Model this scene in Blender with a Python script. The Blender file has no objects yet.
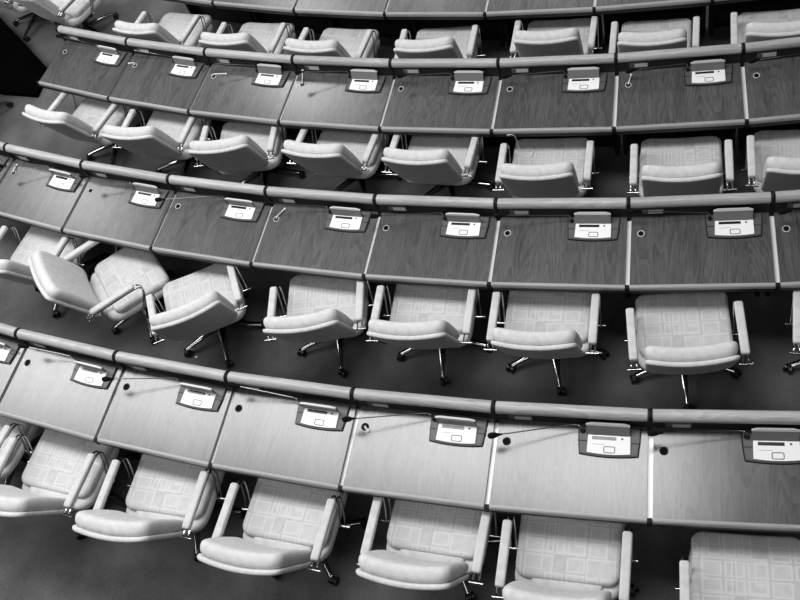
import bpy, bmesh, math, random
from mathutils import Vector, Matrix
random.seed(7)
C = bpy.context.scene.collection
PI = math.pi

# ------------------------------------------------------------------ measures
STEP = 0.15                      # rise of each terrace
DESK_H = 0.74
DEPTH = 0.5057                   # front edge of a desk to its rail
SLOPE = 0.14                     # the tops tilt towards the sitter
RAIL_R = {'A': 14.6613, 'B': 16.0970, 'C': 17.5304, 'D': 19.0418}
WIDTH = {'A': .8730, 'B': .8538, 'C': .8317, 'D': .8196}
PH0 = {'A': -.2771, 'B': -.3415, 'C': -.2991, 'D': -.2209}
LEVEL = {'A': 0, 'B': STEP, 'C': 2 * STEP, 'D': 3 * STEP}   # desk front edge height, row A = 0
FLOOR = {k: LEVEL[k] - DESK_H for k in 'ABCD'}

# ------------------------------------------------------------------ materials
def nodes(name):
    m = bpy.data.materials.new(name); m.use_nodes = True
    nt = m.node_tree; b = nt.nodes['Principled BSDF']
    return m, nt, b
def grey(v): return (v, v, v, 1)
def plain(name, v, rough=.5, metal=0, spec=.5, bump=0, bscale=200):
    m, nt, b = nodes(name)
    b.inputs['Base Color'].default_value = grey(v)
    b.inputs['Roughness'].default_value = rough
    b.inputs['Metallic'].default_value = metal
    b.inputs['Specular IOR Level'].default_value = spec
    if bump:
        tc = nt.nodes.new('ShaderNodeTexCoord'); n = nt.nodes.new('ShaderNodeTexNoise')
        n.inputs['Scale'].default_value = bscale; n.inputs['Detail'].default_value = 2
        nt.links.new(tc.outputs['Object'], n.inputs['Vector'])
        bp = nt.nodes.new('ShaderNodeBump'); bp.inputs['Strength'].default_value = bump; bp.inputs['Distance'].default_value = .002
        nt.links.new(n.outputs['Fac'], bp.inputs['Height']); nt.links.new(bp.outputs['Normal'], b.inputs['Normal'])
    return m
def ramp(nt, stops):
    r = nt.nodes.new('ShaderNodeValToRGB'); e = r.color_ramp.elements
    while len(e) < len(stops): e.new(.5)
    for x, (p, v) in zip(e, stops): x.position = p; x.color = grey(v)
    return r
def math_node(nt, op, a=None, b=None):
    n = nt.nodes.new('ShaderNodeMath'); n.operation = op
    for i, v in enumerate((a, b)):
        if v is None: continue
        if isinstance(v, (int, float)): n.inputs[i].default_value = v
        else: nt.links.new(v, n.inputs[i])
    return n.outputs[0]
def wood(name, lo, hi, rough, spec=.5, axis='y', skew=0, vary=.3):
    """Veneer: long grain along one axis, cathedral figure, every piece cut differently."""
    m, nt, b = nodes(name)
    tc = nt.nodes.new('ShaderNodeTexCoord'); oi = nt.nodes.new('ShaderNodeObjectInfo')
    mp = nt.nodes.new('ShaderNodeMapping')
    mp.inputs['Scale'].default_value = (11, .62, 9) if axis == 'y' else (1.2, 14, 14)
    mp.inputs['Rotation'].default_value = (0, 0, skew)
    nt.links.new(tc.outputs['Object'], mp.inputs['Vector'])
    off = nt.nodes.new('ShaderNodeVectorMath'); off.operation = 'MULTIPLY_ADD'
    cb = nt.nodes.new('ShaderNodeCombineXYZ')
    for i, k in enumerate((37., 91., 13.)):
        nt.links.new(math_node(nt, 'MULTIPLY', oi.outputs['Random'], k), cb.inputs[i])
    off.inputs[1].default_value = (1, 1, 1)
    nt.links.new(mp.outputs[0], off.inputs[0]); nt.links.new(cb.outputs[0], off.inputs[2])
    big = nt.nodes.new('ShaderNodeTexNoise'); big.inputs['Scale'].default_value = .55; big.inputs['Detail'].default_value = 1
    nt.links.new(off.outputs[0], big.inputs['Vector'])
    rings = math_node(nt, 'FRACT', math_node(nt, 'MULTIPLY', big.outputs['Fac'], 22.))
    fine = nt.nodes.new('ShaderNodeTexNoise'); fine.inputs['Scale'].default_value = 9; fine.inputs['Detail'].default_value = 5; fine.inputs['Roughness'].default_value = .65
    nt.links.new(off.outputs[0], fine.inputs['Vector'])
    mid = nt.nodes.new('ShaderNodeTexNoise'); mid.inputs['Scale'].default_value = 1.3; mid.inputs['Detail'].default_value = 2
    nt.links.new(off.outputs[0], mid.inputs['Vector'])
    tot = math_node(nt, 'ADD', math_node(nt, 'MULTIPLY', rings, .17), math_node(nt, 'ADD', math_node(nt, 'MULTIPLY', fine.outputs['Fac'], .58), math_node(nt, 'MULTIPLY', mid.outputs['Fac'], .38)))
    r = ramp(nt, [(.32, lo), (.72, hi)])
    nt.links.new(tot, r.inputs[0])
    mul = nt.nodes.new('ShaderNodeMix'); mul.data_type = 'RGBA'; mul.blend_type = 'MULTIPLY'; mul.inputs[0].default_value = 1
    v = math_node(nt, 'ADD', math_node(nt, 'MULTIPLY', oi.outputs['Random'], vary), 1 - vary / 2)
    nt.links.new(r.outputs[0], mul.inputs[6]); nt.links.new(v, mul.inputs[7])
    nt.links.new(mul.outputs[2], b.inputs['Base Color'])
    b.inputs['Roughness'].default_value = rough
    b.inputs['Specular IOR Level'].default_value = spec
    return m
def fabric(name, base, line=None):
    m, nt, b = nodes(name)
    tc = nt.nodes.new('ShaderNodeTexCoord')
    n = nt.nodes.new('ShaderNodeTexNoise'); n.inputs['Scale'].default_value = 25; n.inputs['Detail'].default_value = 3
    nt.links.new(tc.outputs['Object'], n.inputs['Vector'])
    r = ramp(nt, [(.3, base * .9), (.7, base * 1.07)])
    nt.links.new(n.outputs['Fac'], r.inputs[0])
    out = r.outputs[0]
    if line:
        def rings(cell, off, ax, lo, hi, keep, seed):
            """rectangles drawn in outline inside some cells of a grid"""
            mp = nt.nodes.new('ShaderNodeMapping'); mp.inputs['Location'].default_value = (off[0], off[1], 0)
            mp.inputs['Scale'].default_value = (1 / cell, 1 / cell / ax, 0)
            nt.links.new(tc.outputs['Object'], mp.inputs['Vector'])
            fl = nt.nodes.new('ShaderNodeVectorMath'); fl.operation = 'FLOOR'; nt.links.new(mp.outputs[0], fl.inputs[0])
            fr = nt.nodes.new('ShaderNodeVectorMath'); fr.operation = 'FRACTION'; nt.links.new(mp.outputs[0], fr.inputs[0])
            wn = nt.nodes.new('ShaderNodeTexWhiteNoise'); wn.noise_dimensions = '4D'; wn.inputs['W'].default_value = seed
            nt.links.new(fl.outputs[0], wn.inputs['Vector'])
            sx = nt.nodes.new('ShaderNodeSeparateXYZ'); nt.links.new(fr.outputs[0], sx.inputs[0])
            dx = math_node(nt, 'ABSOLUTE', math_node(nt, 'SUBTRACT', sx.outputs[0], .5)); dy = math_node(nt, 'ABSOLUTE', math_node(nt, 'SUBTRACT', sx.outputs[1], .5))
            d = math_node(nt, 'MAXIMUM', dx, dy)
            band = math_node(nt, 'MULTIPLY', math_node(nt, 'GREATER_THAN', d, lo), math_node(nt, 'LESS_THAN', d, hi))
            fill = math_node(nt, 'MULTIPLY', math_node(nt, 'LESS_THAN', d, lo), .35)
            on = math_node(nt, 'LESS_THAN', wn.outputs['Value'], keep); on2 = math_node(nt, 'LESS_THAN', wn.outputs['Value'], keep * .4)
            return math_node(nt, 'MAXIMUM', math_node(nt, 'MULTIPLY', band, on), math_node(nt, 'MULTIPLY', fill, on2))
        m1 = rings(.112, (.1, .2), .8, .35, .44, .5, 1.)
        m2 = rings(.165, (.43, .61), 1.2, .41, .47, .55, 5.)
        m3 = rings(.075, (.7, .15), 1.9, .33, .45, .22, 9.)
        fac = math_node(nt, 'MULTIPLY', math_node(nt, 'MAXIMUM', math_node(nt, 'MAXIMUM', m1, m3), m2), .85)
        mx = nt.nodes.new('ShaderNodeMix'); mx.data_type = 'RGBA'
        nt.links.new(fac, mx.inputs[0]); nt.links.new(r.outputs[0], mx.inputs[6]); mx.inputs[7].default_value = grey(line)
        out = mx.outputs[2]
    nt.links.new(out, b.inputs['Base Color'])
    b.inputs['Roughness'].default_value = .92; b.inputs['Specular IOR Level'].default_value = .15
    b.inputs['Sheen Weight'].default_value = .15
    w = nt.nodes.new('ShaderNodeTexNoise'); w.inputs['Scale'].default_value = 420
    nt.links.new(tc.outputs['Object'], w.inputs['Vector'])
    bp = nt.nodes.new('ShaderNodeBump'); bp.inputs['Strength'].default_value = .25; bp.inputs['Distance'].default_value = .002
    nt.links.new(w.outputs['Fac'], bp.inputs['Height']); nt.links.new(bp.outputs['Normal'], b.inputs['Normal'])
    return m
def carpet(name, lo, hi):
    m, nt, b = nodes(name)
    tc = nt.nodes.new('ShaderNodeTexCoord')
    n1 = nt.nodes.new('ShaderNodeTexNoise'); n1.inputs['Scale'].default_value = 3.2; n1.inputs['Detail'].default_value = 4
    n2 = nt.nodes.new('ShaderNodeTexNoise'); n2.inputs['Scale'].default_value = 130; n2.inputs['Detail'].default_value = 2
    for n in (n1, n2): nt.links.new(tc.outputs['Object'], n.inputs['Vector'])
    t = math_node(nt, 'ADD', math_node(nt, 'MULTIPLY', n1.outputs['Fac'], .55), math_node(nt, 'MULTIPLY', n2.outputs['Fac'], .45))
    r = ramp(nt, [(.3, lo), (.7, hi)]); nt.links.new(t, r.inputs[0]); nt.links.new(r.outputs[0], b.inputs['Base Color'])
    b.inputs['Roughness'].default_value = 1; b.inputs['Specular IOR Level'].default_value = .05
    bp = nt.nodes.new('ShaderNodeBump'); bp.inputs['Strength'].default_value = .6; bp.inputs['Distance'].default_value = .006
    nt.links.new(n2.outputs['Fac'], bp.inputs['Height']); nt.links.new(bp.outputs['Normal'], b.inputs['Normal'])
    return m

M = dict(
    veneer=wood('desk veneer', .032, .105, .25, .8),
    lip=wood('desk edge wood', .24, .34, .35, .5, axis='x', vary=.1),
    rail=wood('rail wood', .24, .47, .38, .5, axis='x', skew=.25, vary=.15),
    panel=plain('dark panel', .012, .6),
    cap=plain('black rubber', .006, .6, spec=.2),
    strip=plain('white joint strip', .92, .25, spec=.8),
    seat=fabric('patterned seat fabric', .52, .64),
    cloth=fabric('plain chair fabric', .63),
    armcloth=fabric('arm pad fabric', .57),
    chrome=plain('chrome', .55, .14, 1),
    black=plain('black plastic', .009, .38),
    foam=plain('black foam', .006, .95, spec=.1),
    tray=plain('grey console tray', .085, .5),
    lid=plain('grey lid', .16, .55),
    lidedge=plain('light lid edge', .62, .5),  # light on the lid's upper edge, put into its colour
    face=plain('white console face', .90, .5, spec=.3),
    display=plain('dark display', .015, .25),
    line=plain('grey outline', .07, .5),
    cable=plain('pale cable', .72, .5),
    plate=plain('pale label card', .50, .5),
    carpet=carpet('charcoal carpet', .06, .155),
    riser=plain('dark riser', .02, .9),
    case=plain('matt black board', .0015, .95, spec=0),
    star=plain('dark chrome', .30, .13, 1),
    neck=plain('dark metal neck', .22, .32, 1),
    paper=plain('white paper', .8, .7),
)

# ------------------------------------------------------------------ mesh tools
def obj(name, bm, mat, parent=None, smooth=True, angle=40):
    me = bpy.data.meshes.new(name)
    bmesh.ops.recalc_face_normals(bm, faces=bm.faces)
    bm.to_mesh(me); bm.free()
    for mm in (mat if isinstance(mat, (list, tuple)) else [mat]): me.materials.append(mm)
    if smooth:
        for p in me.polygons: p.use_smooth = True
        try: me.set_sharp_from_angle(angle=math.radians(angle))
        except Exception: pass
    o = bpy.data.objects.new(name, me); C.objects.link(o)
    if parent: o.parent = parent
    return o
def empty(name, label, cat, group=None):
    o = bpy.data.objects.new(name, None); C.objects.link(o); o.empty_display_size = .1
    o['label'] = label; o['category'] = cat
    if group: o['group'] = group
    return o
def dup(root, label=None):
    r = root.copy(); C.objects.link(r)
    for ch in list(root.children):
        c = ch.copy(); C.objects.link(c); c.parent = r
        for g in list(ch.children):
            d = g.copy(); C.objects.link(d); d.parent = c
    if label: r['label'] = label
    return r
def box(bm, x0, x1, y0, y1, z0, z1, bevel=0, seg=2, mi=0):
    r = bmesh.ops.create_cube(bm, size=1)
    for v in r['verts']:
        v.co = Vector(((x0 + x1) / 2 + v.co.x * (x1 - x0), (y0 + y1) / 2 + v.co.y * (y1 - y0), (z0 + z1) / 2 + v.co.z * (z1 - z0)))
    fs = {f for v in r['verts'] for f in v.link_faces}
    for f in fs: f.material_index = mi
    if bevel:
        es = list({e for v in r['verts'] for e in v.link_edges})
        bmesh.ops.bevel(bm, geom=es, offset=bevel, segments=seg, affect='EDGES', profile=.5)
    return bm
def rrect(w, d, r, n=6):
    r = min(r, w / 2 - 1e-4, d / 2 - 1e-4); pts = []
    for cx, cy, a0 in ((w / 2 - r, d / 2 - r, 0), (-w / 2 + r, d / 2 - r, 90), (-w / 2 + r, -d / 2 + r, 180), (w / 2 - r, -d / 2 + r, 270)):
        for i in range(n + 1):
            a = math.radians(a0 + 90 * i / n); pts.append((cx + r * math.cos(a), cy + r * math.sin(a)))
    return pts
def densify(pts, step):
    out = []
    for i, p in enumerate(pts):
        q = pts[(i + 1) % len(pts)]; L = math.hypot(q[0] - p[0], q[1] - p[1]); k = max(1, int(L / step))
        for j in range(k): out.append((p[0] + (q[0] - p[0]) * j / k, p[1] + (q[1] - p[1]) * j / k))
    return out
def pad(w, d, h, corner, edge, inner=(.75, .5, .25), crown=0., seg=4, step=.05):
    """A cushion: rounded plan, rounded upper and lower edges, filled with rings so it can be bent."""
    bm = bmesh.new(); layers = []
    for i in range(seg + 1):
        a = PI / 2 * i / seg
        layers.append((edge * (1 - math.sin(a)), edge * (1 - math.cos(a))))            # inset, z from bottom
    layers += [(ins, h - z) for ins, z in reversed(layers)]
    base = densify(rrect(w, d, corner), step)
    def ring(ins, z, s=1.):
        sx = (w - 2 * ins) / w * s; sy = (d - 2 * ins) / d * s
        return [bm.verts.new((x * sx, y * sy, z)) for x, y in base]
    rings = []
    for s in reversed(inner): rings.append(ring(edge, 0, s))
    for ins, z in layers: rings.append(ring(ins, z))
    for s in inner: rings.append(ring(edge, h + crown * (1 - s * s), s))
    n = len(base)
    for a, b in zip(rings, rings[1:]):
        for i in range(n): bm.faces.new((a[i], a[(i + 1) % n], b[(i + 1) % n], b[i]))
    for rg, z, flip in ((rings[0], 0, True), (rings[-1], h + crown, False)):
        c = bm.verts.new((0, 0, z))
        for i in range(n):
            bm.faces.new((rg[(i + 1) % n], rg[i], c) if flip else (rg[i], rg[(i + 1) % n], c))
    return bm
def move(bm, f):
    for v in bm.verts: v.co = Vector(f(v.co))
    return bm
def smooth_path(pts, n=6):
    pts = [Vector(p) for p in pts]; out = []
    for i in range(len(pts) - 1):
        p0 = pts[max(0, i - 1)]; p1 = pts[i]; p2 = pts[i + 1]; p3 = pts[min(len(pts) - 1, i + 2)]
        for j in range(n):
            t = j / n
            out.append(.5 * ((2 * p1) + (p2 - p0) * t + (2 * p0 - 5 * p1 + 4 * p2 - p3) * t * t + (3 * p1 - p0 - 3 * p2 + p3) * t ** 3))
    out.append(pts[-1]); return out
def tube(bm, pts, r, seg=8, cap=True, mi=0):
    pts = [Vector(p) for p in pts]; rs = r if isinstance(r, (list, tuple)) else [r] * len(pts); prev = None; up = None
    first = None
    for i, p in enumerate(pts):
        t = (pts[min(i + 1, len(pts) - 1)] - pts[max(i - 1, 0)]).normalized()
        if up is None:
            up = Vector((0, 0, 1)) if abs(t.z) < .9 else Vector((1, 0, 0))
        s = t.cross(up).normalized(); up = s.cross(t).normalized()
        ring = [bm.verts.new(p + rs[i] * (math.cos(2 * PI * k / seg) * s + math.sin(2 * PI * k / seg) * up)) for k in range(seg)]
        if prev:
            for k in range(seg): bm.faces.new((prev[k], prev[(k + 1) % seg], ring[(k + 1) % seg], ring[k])).material_index = mi
        else: first = ring
        prev = ring
    if cap: bm.faces.new(first[::-1]).material_index = mi; bm.faces.new(prev).material_index = mi
    return bm
def lathe(bm, prof, seg=20, mat4=None, mi=0):
    """prof: (radius, height) pairs about z, closed with caps; mat4 places it."""
    prev = None; mat4 = mat4 or Matrix()
    for r, z in prof:
        ring = [bm.verts.new(mat4 @ Vector((r * math.cos(2 * PI * k / seg), r * math.sin(2 * PI * k / seg), z))) for k in range(seg)]
        if prev:
            for k in range(seg): bm.faces.new((prev[k], prev[(k + 1) % seg], ring[(k + 1) % seg], ring[k])).material_index = mi
        else: bm.faces.new(ring[::-1]).material_index = mi
        prev = ring
    bm.faces.new(prev).material_index = mi
    return bm
def prism(bm, pts, z0, z1, mi=0, zf=None):
    a = [bm.verts.new((x, y, z0 + (zf(x, y) if zf else 0))) for x, y in pts]; b = [bm.verts.new((x, y, z1 + (zf(x, y) if zf else 0))) for x, y in pts]
    n = len(pts)
    for i in range(n): bm.faces.new((a[i], a[(i + 1) % n], b[(i + 1) % n], b[i])).material_index = mi
    bm.faces.new(a[::-1]).material_index = mi; bm.faces.new(b).material_index = mi
    return bm

# ------------------------------------------------------------------ setting: terraces
RISE = {k: RAIL_R[k] - .03 for k in 'ABCD'}
def build_floor(a0=-.72, a1=.5, n=60):
    prof = []
    for k, r0, r1 in (('A', 11.5, RISE['B']), ('B', RISE['B'], RISE['C']), ('C', RISE['C'], RISE['D']), ('D', RISE['D'], 23.5)):
        prof += [(r0, FLOOR[k]), (r1, FLOOR[k])]
    prof += [(23.5, -1.2), (11.5, -1.2)]
    bm = bmesh.new(); rows = []
    for i in range(n + 1):
        a = a0 + (a1 - a0) * i / n
        rows.append([bm.verts.new((r * math.sin(a), -r * math.cos(a), z)) for r, z in prof])
    m = len(prof)
    for p, q in zip(rows, rows[1:]):
        for k in range(m): bm.faces.new((p[k], p[(k + 1) % m], q[(k + 1) % m], q[k]))
    bm.faces.new(rows[0]); bm.faces.new(rows[-1][::-1])
    o = obj('floor', bm, M['carpet'], smooth=False); o['kind'] = 'structure'
build_floor()

# ------------------------------------------------------------------ desks
GAP = .014
def surf(y): return SLOPE * y
def make_desk(row):
    w = WIDTH[row]; R = RAIL_R[row]; wf = w * (R + DEPTH) / R
    half = lambda y: (wf + (w - wf) * y / DEPTH) / 2
    root = empty('desk', '', 'desk', None)
    zf = lambda x, y: surf(y)
    # top
    bm = bmesh.new()
    def outline(y0, y1, inset):
        return [(-half(y0) + inset, y0), (half(y0) - inset, y0), (half(y1) - inset, y1), (-half(y1) + inset, y1)]
    prism(bm, outline(.022, .49, GAP), -.028, 0, zf=zf)
    obj('desktop', bm, M['veneer'], root, smooth=False)
    # lighter nosing, rounded over towards the sitter
    bm = bmesh.new(); prof = []
    for i in range(7):
        a = PI / 2 * i / 6; prof.append((.014 - .014 * math.sin(a), surf(.014) + .0005 - .014 + .014 * math.cos(a)))
    prof = [(.022, surf(.022) + .0005)] + prof + [(.002, -.030), (.022, -.030)]
    ends = []
    for sgn in (-1, 1): ends.append([bm.verts.new((sgn * (half(y) - GAP), y, z)) for y, z in prof])
    k = len(prof)
    for i in range(k): bm.faces.new((ends[0][i], ends[0][(i + 1) % k], ends[1][(i + 1) % k], ends[1][i]))
    bm.faces.new(ends[0][::-1]); bm.faces.new(ends[1])
    obj('front_lip', bm, M['lip'], root, angle=50)
    # apron under the lip
    bm = bmesh.new(); box(bm, -half(.02) + GAP + .004, half(.02) - GAP - .004, .006, .03, -.068, -.031)
    obj('apron', bm, M['panel'], root, smooth=False)
    # upright panel carrying the rail, standing on the floor in front
    bm = bmesh.new(); box(bm, -half(.5) + .012, half(.5) - .012, .49, .518, -DESK_H + .006, .172)
    obj('back_panel', bm, M['panel'], root, smooth=False)
    # supports
    for sgn in (-1, 1):
        bm = bmesh.new(); x = sgn * (half(.45) - .03); box(bm, x - .013, x + .013, .40, .489, -DESK_H + .002, .03)
        obj('side_panel', bm, M['panel'], root, smooth=False)
    # rail: a wooden bullnose bar with black rings at its ends
    bm = bmesh.new(); L = w / 2 - .010; seg = 20; rr = .0345
    Rm = Matrix.Translation((0, DEPTH, .189)) @ Matrix.Rotation(PI / 2, 4, 'Y')
    lathe(bm, [(rr - .004, -L), (rr, -L + .004), (rr, L - .004), (rr - .004, L)], seg, Rm)
    obj('rail', bm, M['rail'], root)
    bm = bmesh.new()
    lathe(bm, [(.037, -.011), (.039, -.008), (.039, .008), (.037, .011)], 20, Matrix.Translation((-w / 2, DEPTH, .189)) @ Matrix.Rotation(PI / 2, 4, 'Y'))
    box(bm, -w / 2 - .011, -w / 2 + .011, .485, .52, surf(.49) - .03, .17)
    obj('rail_joint', bm, M['cap'], root)
    # pale strip set into the joint on the left, black cap at its front end
    bm = bmesh.new()
    a = [(-half(.024) - GAP, .024), (-half(.024) + GAP, .024), (-half(.48) + GAP, .48), (-half(.48) - GAP, .48)]
    prism(bm, a, -.038, -.028, zf=zf)
    obj('joint_strip', bm, M['strip'], root, smooth=False)
    bm = bmesh.new(); box(bm, -half(0) - GAP + .001, -half(0) + GAP - .001, -.003, .023, -.05, .004, .002)
    obj('end_cap', bm, M['cap'], root, smooth=False)
    # cable hole with a rim
    bm = bmesh.new(); T = Matrix.Translation((-.345, .37, surf(.37))) @ Matrix.Rotation(math.atan(SLOPE), 4, 'X')
    lathe(bm, [(.0235, -.004), (.0235, .0018), (.0215, .003), (.018, .0018), (.0175, .0014)], 20, T)
    g = obj('cable_grommet', bm, M['black'] if row == 'D' else M['plate'], root)
    bm = bmesh.new(); lathe(bm, [(.017, .0005), (.017, .0022), (.004, .0024)], 20, T)
    obj('cable_hole', bm, M['foam'], g)
    # label card under the rail
    bm = bmesh.new(); box(bm, -.335, -.205, .478, .489, .108, .150, .002)
    p = obj('label_holder', bm, M['tray'], root, smooth=False)
    bm = bmesh.new(); box(bm, -.300, -.212, .4755, .4782, .114, .144)
    obj('label_card', bm, M['plate'], p, smooth=False)
    return root

ROWNAME = {'A': 'top row', 'B': 'second row', 'C': 'third row', 'D': 'bottom row'}
ORD = ['first', 'second', 'third', 'fourth', 'fifth', 'sixth', 'seventh', 'eighth', 'ninth', 'tenth']
def desk_frame(row, i):
    w = WIDTH[row] / RAIL_R[row]; a = PH0[row] + (i + .5) * w
    R = (RAIL_R[row] + DEPTH) * math.cos(w / 2)
    return Vector((R * math.sin(a), -R * math.cos(a), LEVEL[row])), a
DESKS = {'A': range(-1, 6), 'B': range(0, 8), 'C': range(-1, 8), 'D': range(-1, 6)}
for row in 'ABCD':
    proto = None; ids = list(DESKS[row])
    for n, i in enumerate(ids):
        o = make_desk(row) if proto is None else dup(proto)
        proto = proto or o
        p, a = desk_frame(row, i); o.location = p; o.rotation_euler = (0, 0, a)
        look = {'A': 'wooden desk cut by the photo top', 'B': 'dark veneered wooden desk', 'C': 'grained wooden desk', 'D': 'pale glossy wooden desk'}[row]
        o['label'] = f'{look}, {ORD[n]} from the left in the {ROWNAME[row]}'
        o['group'] = 'curved desks in the ' + ROWNAME[row]

# ------------------------------------------------------------------ consoles and microphones
def plane_mat(x, y, z=0): return Matrix.Translation((x, y, surf(y) + z)) @ Matrix.Rotation(math.atan(SLOPE), 4, 'X')
def make_console():
    root = empty('conference_console', '', 'console', 'conference consoles on the desks')
    T = plane_mat(.20, .33)              # local origin: middle of the front edge
    def tray_outline(s=0.):
        pts = []
        for i in range(13):
            t = -1 + 2 * i / 12
            pts.append((t * (.150 - s), -.012 * (1 - t * t) + s))
        pts += [(.158 - s, .07), (.160 - s, .150 - s), (-.160 + s, .150 - s), (-.158 + s, .07)]
        return pts
    bm = bmesh.new()
    prism(bm, tray_outline(), 0, .008); prism(bm, tray_outline(.005), .008, .013)
    move(bm, lambda v: T @ v)
    obj('tray', bm, M['tray'], root, smooth=False)
    bm = bmesh.new()
    for sx in (-1, 1): box(bm, sx * .158 if sx < 0 else .114, -.114 if sx < 0 else .158, .066, .070, .0131, .0142)
    bmq = [(x, y) for x, y in tray_outline(-.004)]
    n = len(bmq); inn = tray_outline(.001)
    a = [bm.verts.new((x, y, .0006)) for x, y in bmq]; b = [bm.verts.new((x, y, .0095)) for x, y in inn]
    for i in range(n): bm.faces.new((a[i], a[(i + 1) % n], b[(i + 1) % n], b[i]))
    move(bm, lambda v: T @ v)
    obj('tray_seam', bm, M['cap'], root, smooth=False)
    # white operating face
    bm = bmesh.new(); pts = []
    for i in range(9):
        t = -1 + 2 * i / 8; pts.append((t * .112, .006 - .008 * (1 - t * t)))
    pts += [(.109, .103), (-.109, .103)]
    prism(bm, pts, .0125, .021); move(bm, lambda v: T @ v)
    f = obj('face_panel', bm, M['face'], root, smooth=False)
    bm = bmesh.new(); box(bm, -.088, .038, .076, .094, .0208, .0222); move(bm, lambda v: T @ v)
    obj('display', bm, M['display'], f, smooth=False)
    bm = bmesh.new()
    outer = rrect(.060, .036, .009); inner = rrect(.052, .028, .006)
    for lst, z in ((outer, .0222),):
        A = [bm.verts.new((x + .004, y + .024, z)) for x, y in outer]; B = [bm.verts.new((x + .004, y + .024, z)) for x, y in inner]
        A0 = [bm.verts.new((x + .004, y + .024, .0205)) for x, y in outer]; B0 = [bm.verts.new((x + .004, y + .024, .0205)) for x, y in inner]
        k = len(A)
        for i in range(k):
            j = (i + 1) % k
            bm.faces.new((A[i], A[j], B[j], B[i])); bm.faces.new((A[i], A[j], A0[j], A0[i])); bm.faces.new((B[i], B[j], B0[j], B0[i]))
    move(bm, lambda v: T @ v); obj('button', bm, M['line'], f, smooth=False)
    bm = bmesh.new(); lathe(bm, [(.006, .0205), (.006, .0225), (.004, .0232)], 14, T @ Matrix.Translation((.068, .086, 0)))
    obj('indicator', bm, M['line'], f)
    bm = bmesh.new()
    box(bm, -.085, -.02, .050, .052, .0208, .0214)
    move(bm, lambda v: T @ v); obj('printed_line', bm, M['lid'], f, smooth=False)
    # flap folded open
    bm = bmesh.new()
    prism(bm, [(-.112, 0), (.112, 0), (.112, .070), (.085, .078), (-.085, .078), (-.112, .070)], 0, .010)
    lid = obj('lid', bm, M['lid'], root, smooth=False)
    lid.location = T @ Vector((-.005, .108, .014)); lid.rotation_euler = (math.radians(71), 0, 0)
    bm = bmesh.new()
    prism(bm, [(-.1135, .066), (.1135, .066), (.1135, .072), (.086, .081), (-.086, .081), (-.1135, .072)], -.001, .0105)
    obj('lid_edge', bm, M['lidedge'], lid, smooth=False)
    for sx in (-.085, .055):
        bm = bmesh.new(); box(bm, sx, sx + .03, -.004, .006, -.004, .010); obj('hinge', bm, M['cap'], lid, smooth=False)
    return root
def make_mic(head, mid):
    root = empty('gooseneck_microphone', '', 'microphone', 'gooseneck microphones on the desks')
    base = plane_mat(.062, .447, .0145) @ Vector((0, 0, 0))
    bm = bmesh.new(); lathe(bm, [(.014, 0), (.014, .012), (.009, .018), (.007, .030)], 14, Matrix.Translation(base))
    obj('base', bm, M['black'], root)
    b2 = base + Vector((0, 0, .026)); head = Vector(head); mid = Vector(mid)
    path = smooth_path([b2, b2 + Vector((-.012, 0, .035)), mid, head], 8)
    bm = bmesh.new(); tube(bm, path, .0032, 8); obj('gooseneck', bm, M['neck'], root)
    d = (path[-1] - path[-4]).normalized()
    q = d.to_track_quat('Z', 'Y').to_matrix().to_4x4(); T = Matrix.Translation(head) @ q
    bm = bmesh.new(); lathe(bm, [(.004, -.035), (.008, -.012), (.0135, 0), (.0165, .014), (.0165, .032), (.012, .042), (.004, .046)], 16, T)
    obj('windscreen', bm, M['foam'], root)
    return root
con0 = None
UPRIGHT = {('C', -1): 100, ('C', 0): 97, ('C', 2): 94, ('C', 3): 84, ('C', 4): 84, ('D', -1): 100, ('D', 0): 97, ('D', 1): 96, ('D', 2): 97, ('D', 3): 88, ('B', 0): 90, ('B', 1): 80, ('C', 1): 80, ('B', 6): 76, ('D', 5): 67}
MIC = {('D', 0): (-.30, .425, .195), ('D', 1): (-.385, .346, .189), ('D', 2): (-.338, .450, .200), ('D', 3): (-.391, .349, .189), ('D', 4): (-.379, .343, .188), ('D', 5): (-.38, .405, .195),
       ('C', 0): (-.333, .33, .186), ('C', 1): (-.324, .397, .196), ('C', 2): (-.40, .32, .185), ('C', 3): (-.348, .395, .195), ('C', 4): (-.371, .365, .191), ('C', 5): (-.37, .403, .196), ('C', 6): (-.371, .433, .201), ('C', 7): (-.357, .39, .195),
       ('B', 2): (-.32, .379, .193), ('B', 3): (-.316, .369, .192), ('B', 4): (-.31, .39, .17), ('B', 5): (-.345, .385, .17), ('B', 6): (-.316, .39, .17), ('B', 7): (-.36, .39, .175)}   # per desk: head position in desk space (x, y, z)
DEFAULT_MIC = ((-.345, .405, .205), (-.10, .445, .150))
mics = {}
for row in 'BCD':
    ids = list(DESKS[row])
    for n, i in enumerate(ids):
        c = make_console() if con0 is None else dup(con0)
        con0 = con0 or c
        p, a = desk_frame(row, i); c.location = p; c.rotation_euler = (0, 0, a)
        for ch in c.children:
            if ch.name.startswith('lid'): ch.rotation_euler = (math.radians(UPRIGHT.get((row, i), 65)), 0, 0)
        c['label'] = f'white-faced console with raised flap on {ORD[n]} desk from left, {ROWNAME[row]} of desks'
        # necks bent a little differently from desk to desk
        rnd = random.Random(hash((row, i)) if False else ord(row) * 31 + i)
        h, m = DEFAULT_MIC
        dz = rnd.uniform(-.03, .02) if row == 'D' else rnd.uniform(-.08, -.02)
        dy = rnd.uniform(-.02, .02) if row == 'D' else rnd.uniform(.02, .05)
        key = (row, i)
        hd = MIC.get(key, (h[0] + rnd.uniform(-.02, .04), .42, .19))
        md = (-.02, .452 + .1 * (hd[1] - .4), .135)
        t = make_mic(hd, md); t.location = p; t.rotation_euler = (0, 0, a)
        t['label'] = f'thin black gooseneck microphone above {ORD[n]} desk from left, {ROWNAME[row]} of desks'

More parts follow.
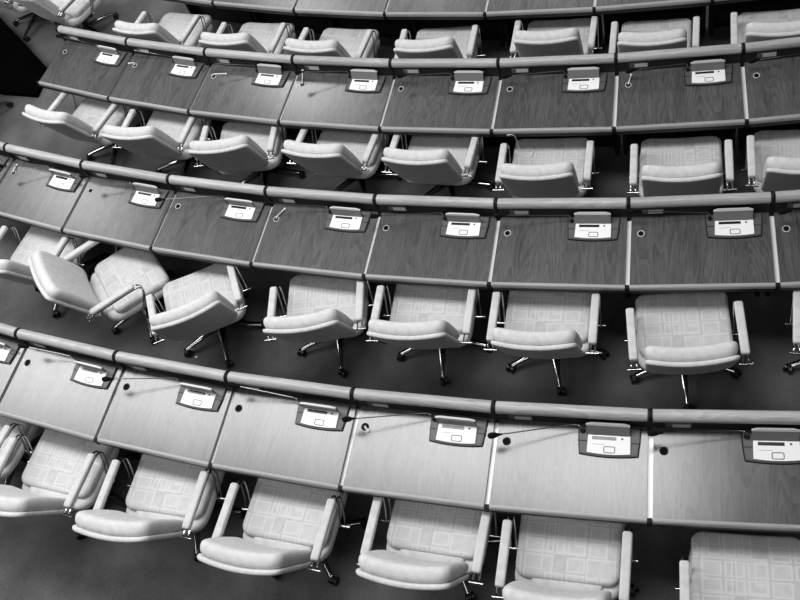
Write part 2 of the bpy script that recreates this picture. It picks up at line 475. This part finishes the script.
# ------------------------------------------------------------------ chairs
def make_chair():
    root = empty('swivel_chair', '', 'chair')
    # seat: shell and patterned cushion
    bm = pad(.57, .52, .075, .10, .028, inner=(.6,)); move(bm, lambda v: (v.x, v.y + .13, v.z + .345 + (.02 * max(0, -(v.y) - .1) / .2)))
    obj('seat_shell', bm, M['cloth'], root)
    def seat_def(v):
        y = v.y; z = v.z
        z -= .10 * max(0, y - .12) ** 1.6 / .11 ** .6          # waterfall front
        z += .10 * (v.x / .28) ** 2 * .12                        # slight dish
        return (v.x, y + .175, z + .395)
    bm = pad(.555, .465, .078, .065, .03, inner=(.85, .6, .3), crown=.004); move(bm, seat_def)
    obj('seat', bm, M['seat'], root)
    # backrest
    LEAN = math.radians(23)
    B = Matrix.Translation((0, -.178, .466)) @ Matrix.Rotation(PI / 2 + LEAN, 4, 'X')     # local: x across, y up the back, z towards the rear
    def bend(v, bulge):
        f = v.y / .475
        z = -v.z                                                 # forward negative local z = front
        c = .030 * (v.x / .25) ** 2 - .012                       # wraps forward at the sides
        lum = bulge * math.sin(max(0, min(1, f)) * PI)
        if bulge: v = Vector((v.x, v.y, .024 + (v.z - .024) * (.66 + .34 * max(0, min(1, f)) ** .7)))
        wd = .985 + .015 * math.sin(max(0, min(1, f)) * PI / 2)
        return B @ Vector((v.x * wd, v.y, z * 0 - (v.z + c + lum)))
    bm = pad(.505, .485, .030, .042, .013, inner=(.85, .6, .3)); move(bm, lambda v: bend(Vector((v.x, v.y + .2425, v.z - .004)), .0))
    sh = obj('back_shell', bm, M['cloth'], root)
    bm = pad(.497, .475, .088, .055, .036, inner=(.85, .6, .3), crown=.006)
    move(bm, lambda v: bend(Vector((v.x, v.y + .2475, v.z + .024)), (.008 if v.z > .02 else 0)))
    obj('backrest', bm, M['cloth'], root)
    bm = bmesh.new(); box(bm, -.19, .19, -.15, -.035, .40, .45, .02, 3)
    obj('back_bracket', bm, M['cloth'], root)
    # arms
    for s in (-1, 1):
        bm = pad(.051, .36, .034, .014, .011, inner=(.5,)); move(bm, lambda v: (v.x + s * .3125, v.y, v.z + .632))
        arm = obj('armrest', bm, M['armcloth'], root)
        bm = bmesh.new()
        for o in (-.016, .016):
            x = s * .3125 + o
            pth = smooth_path([(x, -.222, .612), (x, -.205, .624), (x, -.18, .627), (x, 0, .627), (x, .165, .627), (x, .212, .606), (x, .214, .56), (x, .165, .45), (x, .115, .375)], 5)
            tube(bm, pth, .0055, 8)
        tube(bm, [(s * .272, -.222, .612), (s * .352, -.222, .612)], .008, 10)
        tube(bm, [(s * .250, .115, .375), (s * .358, .115, .375)], .009, 10)
        obj('arm_frame', bm, M['chrome'], arm)
    # mechanism, column, star base
    bm = bmesh.new(); box(bm, -.11, .11, .02, .27, .285, .35, .015)
    tube(bm, [(.08, .12, .315), (.27, .10, .315)], .007, 8); obj('mechanism', bm, M['black'], root)
    bm = bmesh.new(); lathe(bm, [(.030, .075), (.030, .20), (.019, .205), (.019, .30)], 18, Matrix.Translation((0, .13, 0)))
    obj('column', bm, M['black'], root)
    return root
def make_base():
    """five arms of the star, as separate legs each with its caster, about the origin"""
    out = []
    for k in range(5):
        bm = bmesh.new(); n = 9; prev = None
        for i in range(n):
            t = i / (n - 1); r = .02 + .30 * t
            hw = .028 * (1 - t) + .013 * t + (.004 if i == n - 1 else 0); top = .125 - .05 * t ** 1.3; hh = .040 * (1 - t) + .020 * t
            ring = [bm.verts.new(q) for q in ((r, -hw, top - hh), (r, -hw, top - .006), (r, -hw * .5, top), (r, hw * .5, top), (r, hw, top - .006), (r, hw, top - hh))]
            if prev:
                for j in range(6):
                    f = bm.faces.new((prev[j], prev[(j + 1) % 6], ring[(j + 1) % 6], ring[j]))
            else: bm.faces.new(ring[::-1])
            prev = ring
        bm.faces.new(prev)
        lathe(bm, [(.010, .052), (.010, .064)], 10, Matrix.Translation((.312, 0, 0)))
        bw = bmesh.new()
        for y in (-.017, .017):
            lathe(bw, [(.020, -.011), (.0275, -.008), (.0275, .008), (.020, .011)], 16, Matrix.Translation((.332, y, .0285)) @ Matrix.Rotation(PI / 2, 4, 'X'))
        box(bw, .318, .346, -.006, .006, .03, .058, .004)
        out.append((bm, bw))
    return out
base_meshes = []
for bm, bw in make_base():
    a = bpy.data.meshes.new('leg'); bmesh.ops.recalc_face_normals(bm, faces=bm.faces); bm.to_mesh(a); bm.free(); a.materials.append(M['star'])
    b = bpy.data.meshes.new('caster'); bmesh.ops.recalc_face_normals(bw, faces=bw.faces); bw.to_mesh(b); bw.free(); b.materials.append(M['black'])
    for me in (a, b):
        for p in me.polygons: p.use_smooth = True
        me.set_sharp_from_angle(angle=math.radians(40))
    base_meshes.append((a, b))
    break
LEG, CASTER = base_meshes[0]
chair0 = None
def add_chair(x, y, ang, row, label, group, star=0., swivel=None):
    global chair0
    if chair0 is None: o = chair0 = make_chair(); kids = None
    else:
        o = chair0.copy(); C.objects.link(o)
        for ch in list(chair0.children):
            if ch.name.startswith('leg'): continue
            c = ch.copy(); C.objects.link(c); c.parent = o
            for g in list(ch.children):
                d = g.copy(); C.objects.link(d); d.parent = c
    rnd = random.Random(int(x * 977 + y * 131))
    for k in range(5):
        a = math.radians(-90 + star + 72 * k)
        l = bpy.data.objects.new('leg', LEG); C.objects.link(l); l.parent = o; l.location = (0, .13, 0); l.rotation_euler = (0, 0, a)
        c = bpy.data.objects.new('caster', CASTER); C.objects.link(c); c.parent = l
        sw = rnd.uniform(-.9, .9)
        c.location = (.332 - .332 * math.cos(sw), -.332 * math.sin(sw), 0); c.rotation_euler = (0, 0, sw)
    o.location = (x, y, FLOOR[row]); o.rotation_euler = (0, 0, math.radians(ang))
    o['label'] = label; o['category'] = 'chair'; o['group'] = group
    return o
# place, heading, turn of the star base
CH = {
 'D': [(-4.55, -19.24, -11, 8), (-3.845, -19.425, -8, 6), (-3.022, -19.525, -4, 20), (-2.188, -19.64, -5.6, 40), (-1.287, -19.644, -4.2, 30), (-0.54, -19.74, -1.9, 5), (0.37, -19.88, 0.2, 0)],
 'C': [(-4.85, -17.58, -12.0, 5), (-4.098, -17.80, -49.5, 0), (-3.24, -18.03, 26.0, -4), (-2.307, -18.08, 8.1, 3), (-1.553, -18.126, -0.7, 8), (-0.768, -18.187, -1.5, 12), (0.081, -18.279, 4.5, 0), (1.01, -18.2, -3.9, 6)],
 'B': [(-6.905, -15.44, -30, 10), (-5.043, -15.943, -17.5, 20), (-4.199, -16.196, -6.4, 5), (-3.39, -16.392, 4.1, 12), (-2.523, -16.488, -9.2, 30), (-1.725, -16.604, -6.2, 22), (-0.87, -16.79, -1.6, 0), (0.064, -16.852, -0.3, 10), (0.83, -16.83, -0.9, 3)],
 'A': [(-6.19, -14.06, -23, 10), (-4.671, -14.746, -11.9, 30), (-3.72, -15.0, -8, 12), (-2.861, -15.187, -9.4, 0), (-1.897, -15.29, -2.4, 10), (-0.911, -15.312, -2.8, 20), (-0.123, -15.422, -2.1, 5), (0.78, -15.43, -1.5, 0), (-6.95, -13.75, -25, 14)],
}
SPECIAL = {
 ('C', 1): 'light swivel chair turned sharply to the right, second from left in third row',
 ('C', 2): 'light swivel chair turned left, just right of the sideways chair in third row',
 ('A', 0): 'light swivel chair at the upper left photo corner, beyond the second desk row',
 ('A', 8): 'swivel chair off the upper left corner, only feet and seat edge showing',
 ('B', 0): 'swivel chair at left photo edge below the black platform, only its foot showing',
 ('D', 0): 'light swivel chair cut off by the left photo edge, at the bottom row',
 ('D', 6): 'patterned swivel chair pushed back in the lower right corner, at the bottom row',
}
for row in 'ABCD':
    for n, (x, y, a, st) in enumerate(CH[row]):
        lab = SPECIAL.get((row, n), f'pale fabric swivel chair, {ORD[n]} from left at the {ROWNAME[row]} of desks')
        add_chair(x, y, a, row, lab, 'swivel chairs at the ' + ROWNAME[row], st)

# ------------------------------------------------------------------ cables left in the grommets
def desk_pt(row, i, x, y, h=.004):
    p, a = desk_frame(row, i)
    v = Matrix.Rotation(a, 4, 'Z') @ Vector((x, y, surf(y) + h)); return p + v
def cable(row, i, pts, r, label):
    P = [desk_pt(row, i, *q) for q in pts]; o0 = P[0].copy()
    bm = bmesh.new(); path = smooth_path([q - o0 for q in P], 5)
    tube(bm, path, r, 7); T = Matrix.Translation(path[-1]); lathe(bm, [(r * 1.2, -r), (r * 2, 0), (r * 1.2, r)], 8, T)
    o = obj('earphone_cable', bm, M['cable']); o.location = o0
    o['label'] = label; o['category'] = 'cable'; o['group'] = 'pale cables lying on the desks'
g = (-.345, .37)
cable('B', 1, [(g[0], g[1], .004), (-.36, .385, .012), (-.395, .382, .006), (-.415, .378, .005)], .005, 'short pale cable end on the second desk of the second row')
cable('B', 2, [(g[0] - .02, g[1], .004), (-.345, .385, .010), (-.30, .395, .006), (-.235, .405, .005)], .0055, 'longer pale cable lying across the third desk of the second row')
cable('B', 3, [(g[0], g[1], .004), (-.352, .40, .012), (-.362, .44, .02), (-.358, .465, .05)], .0045, 'pale cable running up to the rail on the fourth desk of the second row')
cable('B', 6, [(g[0], g[1], .004), (-.338, .395, .012), (-.328, .435, .01), (-.326, .452, .008)], .005, 'pale cable standing from the hole of the seventh desk of the second row')
cable('C', 0, [(g[0], g[1], .004), (-.348, .395, .012), (-.352, .425, .01), (-.350, .44, .008)], .005, 'pale cable from the desk hole at the left end of the third row')
cable('C', 3, [(g[0], g[1], .004), (-.335, .39, .012), (-.312, .43, .01), (-.300, .45, .008)], .005, 'pale cable poking from the desk hole left of centre, third row')
cable('D', 3, [(g[0], g[1], .004), (-.338, .362, .008), (-.326, .352, .005), (-.322, .348, .004)], .006, 'pale plug in the desk hole of the middle desk in the bottom row')
# earphones hanging from the desk edge over a seat
bm = bmesh.new(); q0 = desk_pt('B', 5, .0, 0, 0)
LEAD = [(-.30, .03, -.085), (-.325, -.012, -.03), (-.29, -.016, -.02), (-.268, -.006, -.06), (-.262, .02, -.22), (-.238, 0, -.255), (-.182, -.026, -.255), (-.16, .037, -.255), (-.181, .08, -.255), (-.217, .07, -.255), (-.19, .03, -.255)]
pl = [q0 * 0 + (Matrix.Rotation(desk_frame('B', 5)[1], 4, 'Z') @ Vector(q)) for q in LEAD]
tube(bm, smooth_path(pl, 6), .0028, 6)
o = obj('earphone_lead', bm, M['cable']); o.location = q0
o['label'] = 'thin pale earphone lead hanging from the desk edge onto a seat, second row'; o['category'] = 'cable'

# ------------------------------------------------------------------ black case in the aisle
bm = bmesh.new()
c0 = Vector((-6.28, -14.67))
P = [c0, c0 + Vector((-.74, .675)) * 2.2, Vector((-8.6, -14.35)), Vector((-6.73, -14.97)), Vector((-6.27, -15.05))]
prism(bm, [tuple(p - c0) for p in P], 0, .045)
bmesh.ops.bevel(bm, geom=list(bm.edges), offset=.004, segments=2, affect='EDGES')
o = obj('platform', bm, M['case']); o.location = (c0.x, c0.y, FLOOR['B'] + .001)
o['label'] = 'low black platform on the floor left of the second desk row'; o['category'] = 'platform'

# ------------------------------------------------------------------ a scrap of paper on the carpet
bm = bmesh.new(); bmesh.ops.create_icosphere(bm, subdivisions=2, radius=.011)
rp = random.Random(3)
for v in bm.verts: v.co = v.co * rp.uniform(.75, 1.15); v.co.z = v.co.z * .55 + .006
o = obj('paper_scrap', bm, M['paper'], smooth=False); o.location = (-3.481, -18.153, FLOOR['C'] + .001)
o['label'] = 'tiny white paper scrap on the carpet behind the chair turned left'; o['category'] = 'litter'

# ------------------------------------------------------------------ light: ceiling panels overhead, plus fill rows added front and rear
def area(name, r, a, z, sx, sy, power):
    l = bpy.data.lights.new(name, 'AREA'); l.shape = 'RECTANGLE'; l.size = sx; l.size_y = sy; l.energy = power
    o = bpy.data.objects.new(name, l); C.objects.link(o)
    o.location = (r * math.sin(a), -r * math.cos(a), z); o.rotation_euler = (0, 0, a)
def lamp(x, y, sx, sy, power): area('ceiling_and_fill_panel', math.hypot(x, y), math.atan2(x, -y), 7.2, sx, sy, power)
for k in range(6):                                        # a straight run of panels above the bottom row
    lamp(-.75 - 2.15 * k, -18.4 + .30 * k, 2.0, 1.5, 132)
lamp(-6.5, -11.2, 1.5, 1.5, 130)
lamp(-10.6, -13.6, 1.8, 1.4, 105)
for k in range(5): lamp(-7.5 + 2.8 * k, -8.6, 2.2, 1.2, 75)     # fill row added towards the front for diffuse light
for k in range(6): area('ceiling_and_fill_panel', 22.6, -.75 + k * .165, 7.2, 2.6, 1.0, 50)  # fill ring added behind the camera to lighten the chair backs
w = bpy.data.worlds.new('World'); bpy.context.scene.world = w; w.use_nodes = True
w.node_tree.nodes['Background'].inputs[0].default_value = grey(1); w.node_tree.nodes['Background'].inputs[1].default_value = .02

# ------------------------------------------------------------------ camera
cam = bpy.data.cameras.new('Camera'); co = bpy.data.objects.new('Camera', cam); C.objects.link(co)
pitch, yaw, roll, f = .9429, -.4995, -.42, 926.5143
cp, sp = math.cos(pitch), math.sin(pitch)
fwd = Vector((math.sin(yaw) * cp, math.cos(yaw) * cp, -sp)); right = Vector((math.cos(yaw), -math.sin(yaw), 0)); up = right.cross(fwd)
r = right * math.cos(roll) + up * math.sin(roll); u = -right * math.sin(roll) + up * math.cos(roll)
mw = Matrix((r, u, -fwd)).transposed().to_4x4(); mw.translation = (0, -21.1984, 5.1445)
co.matrix_world = mw
cam.sensor_fit = 'HORIZONTAL'; cam.sensor_width = 36; cam.lens = f * 36 / 800; cam.clip_end = 200
sc = bpy.context.scene; sc.camera = co
vs = sc.view_settings; vs.view_transform = 'Standard'; vs.look = 'None'; vs.gamma = 1; vs.use_curve_mapping = False; vs.exposure = .1
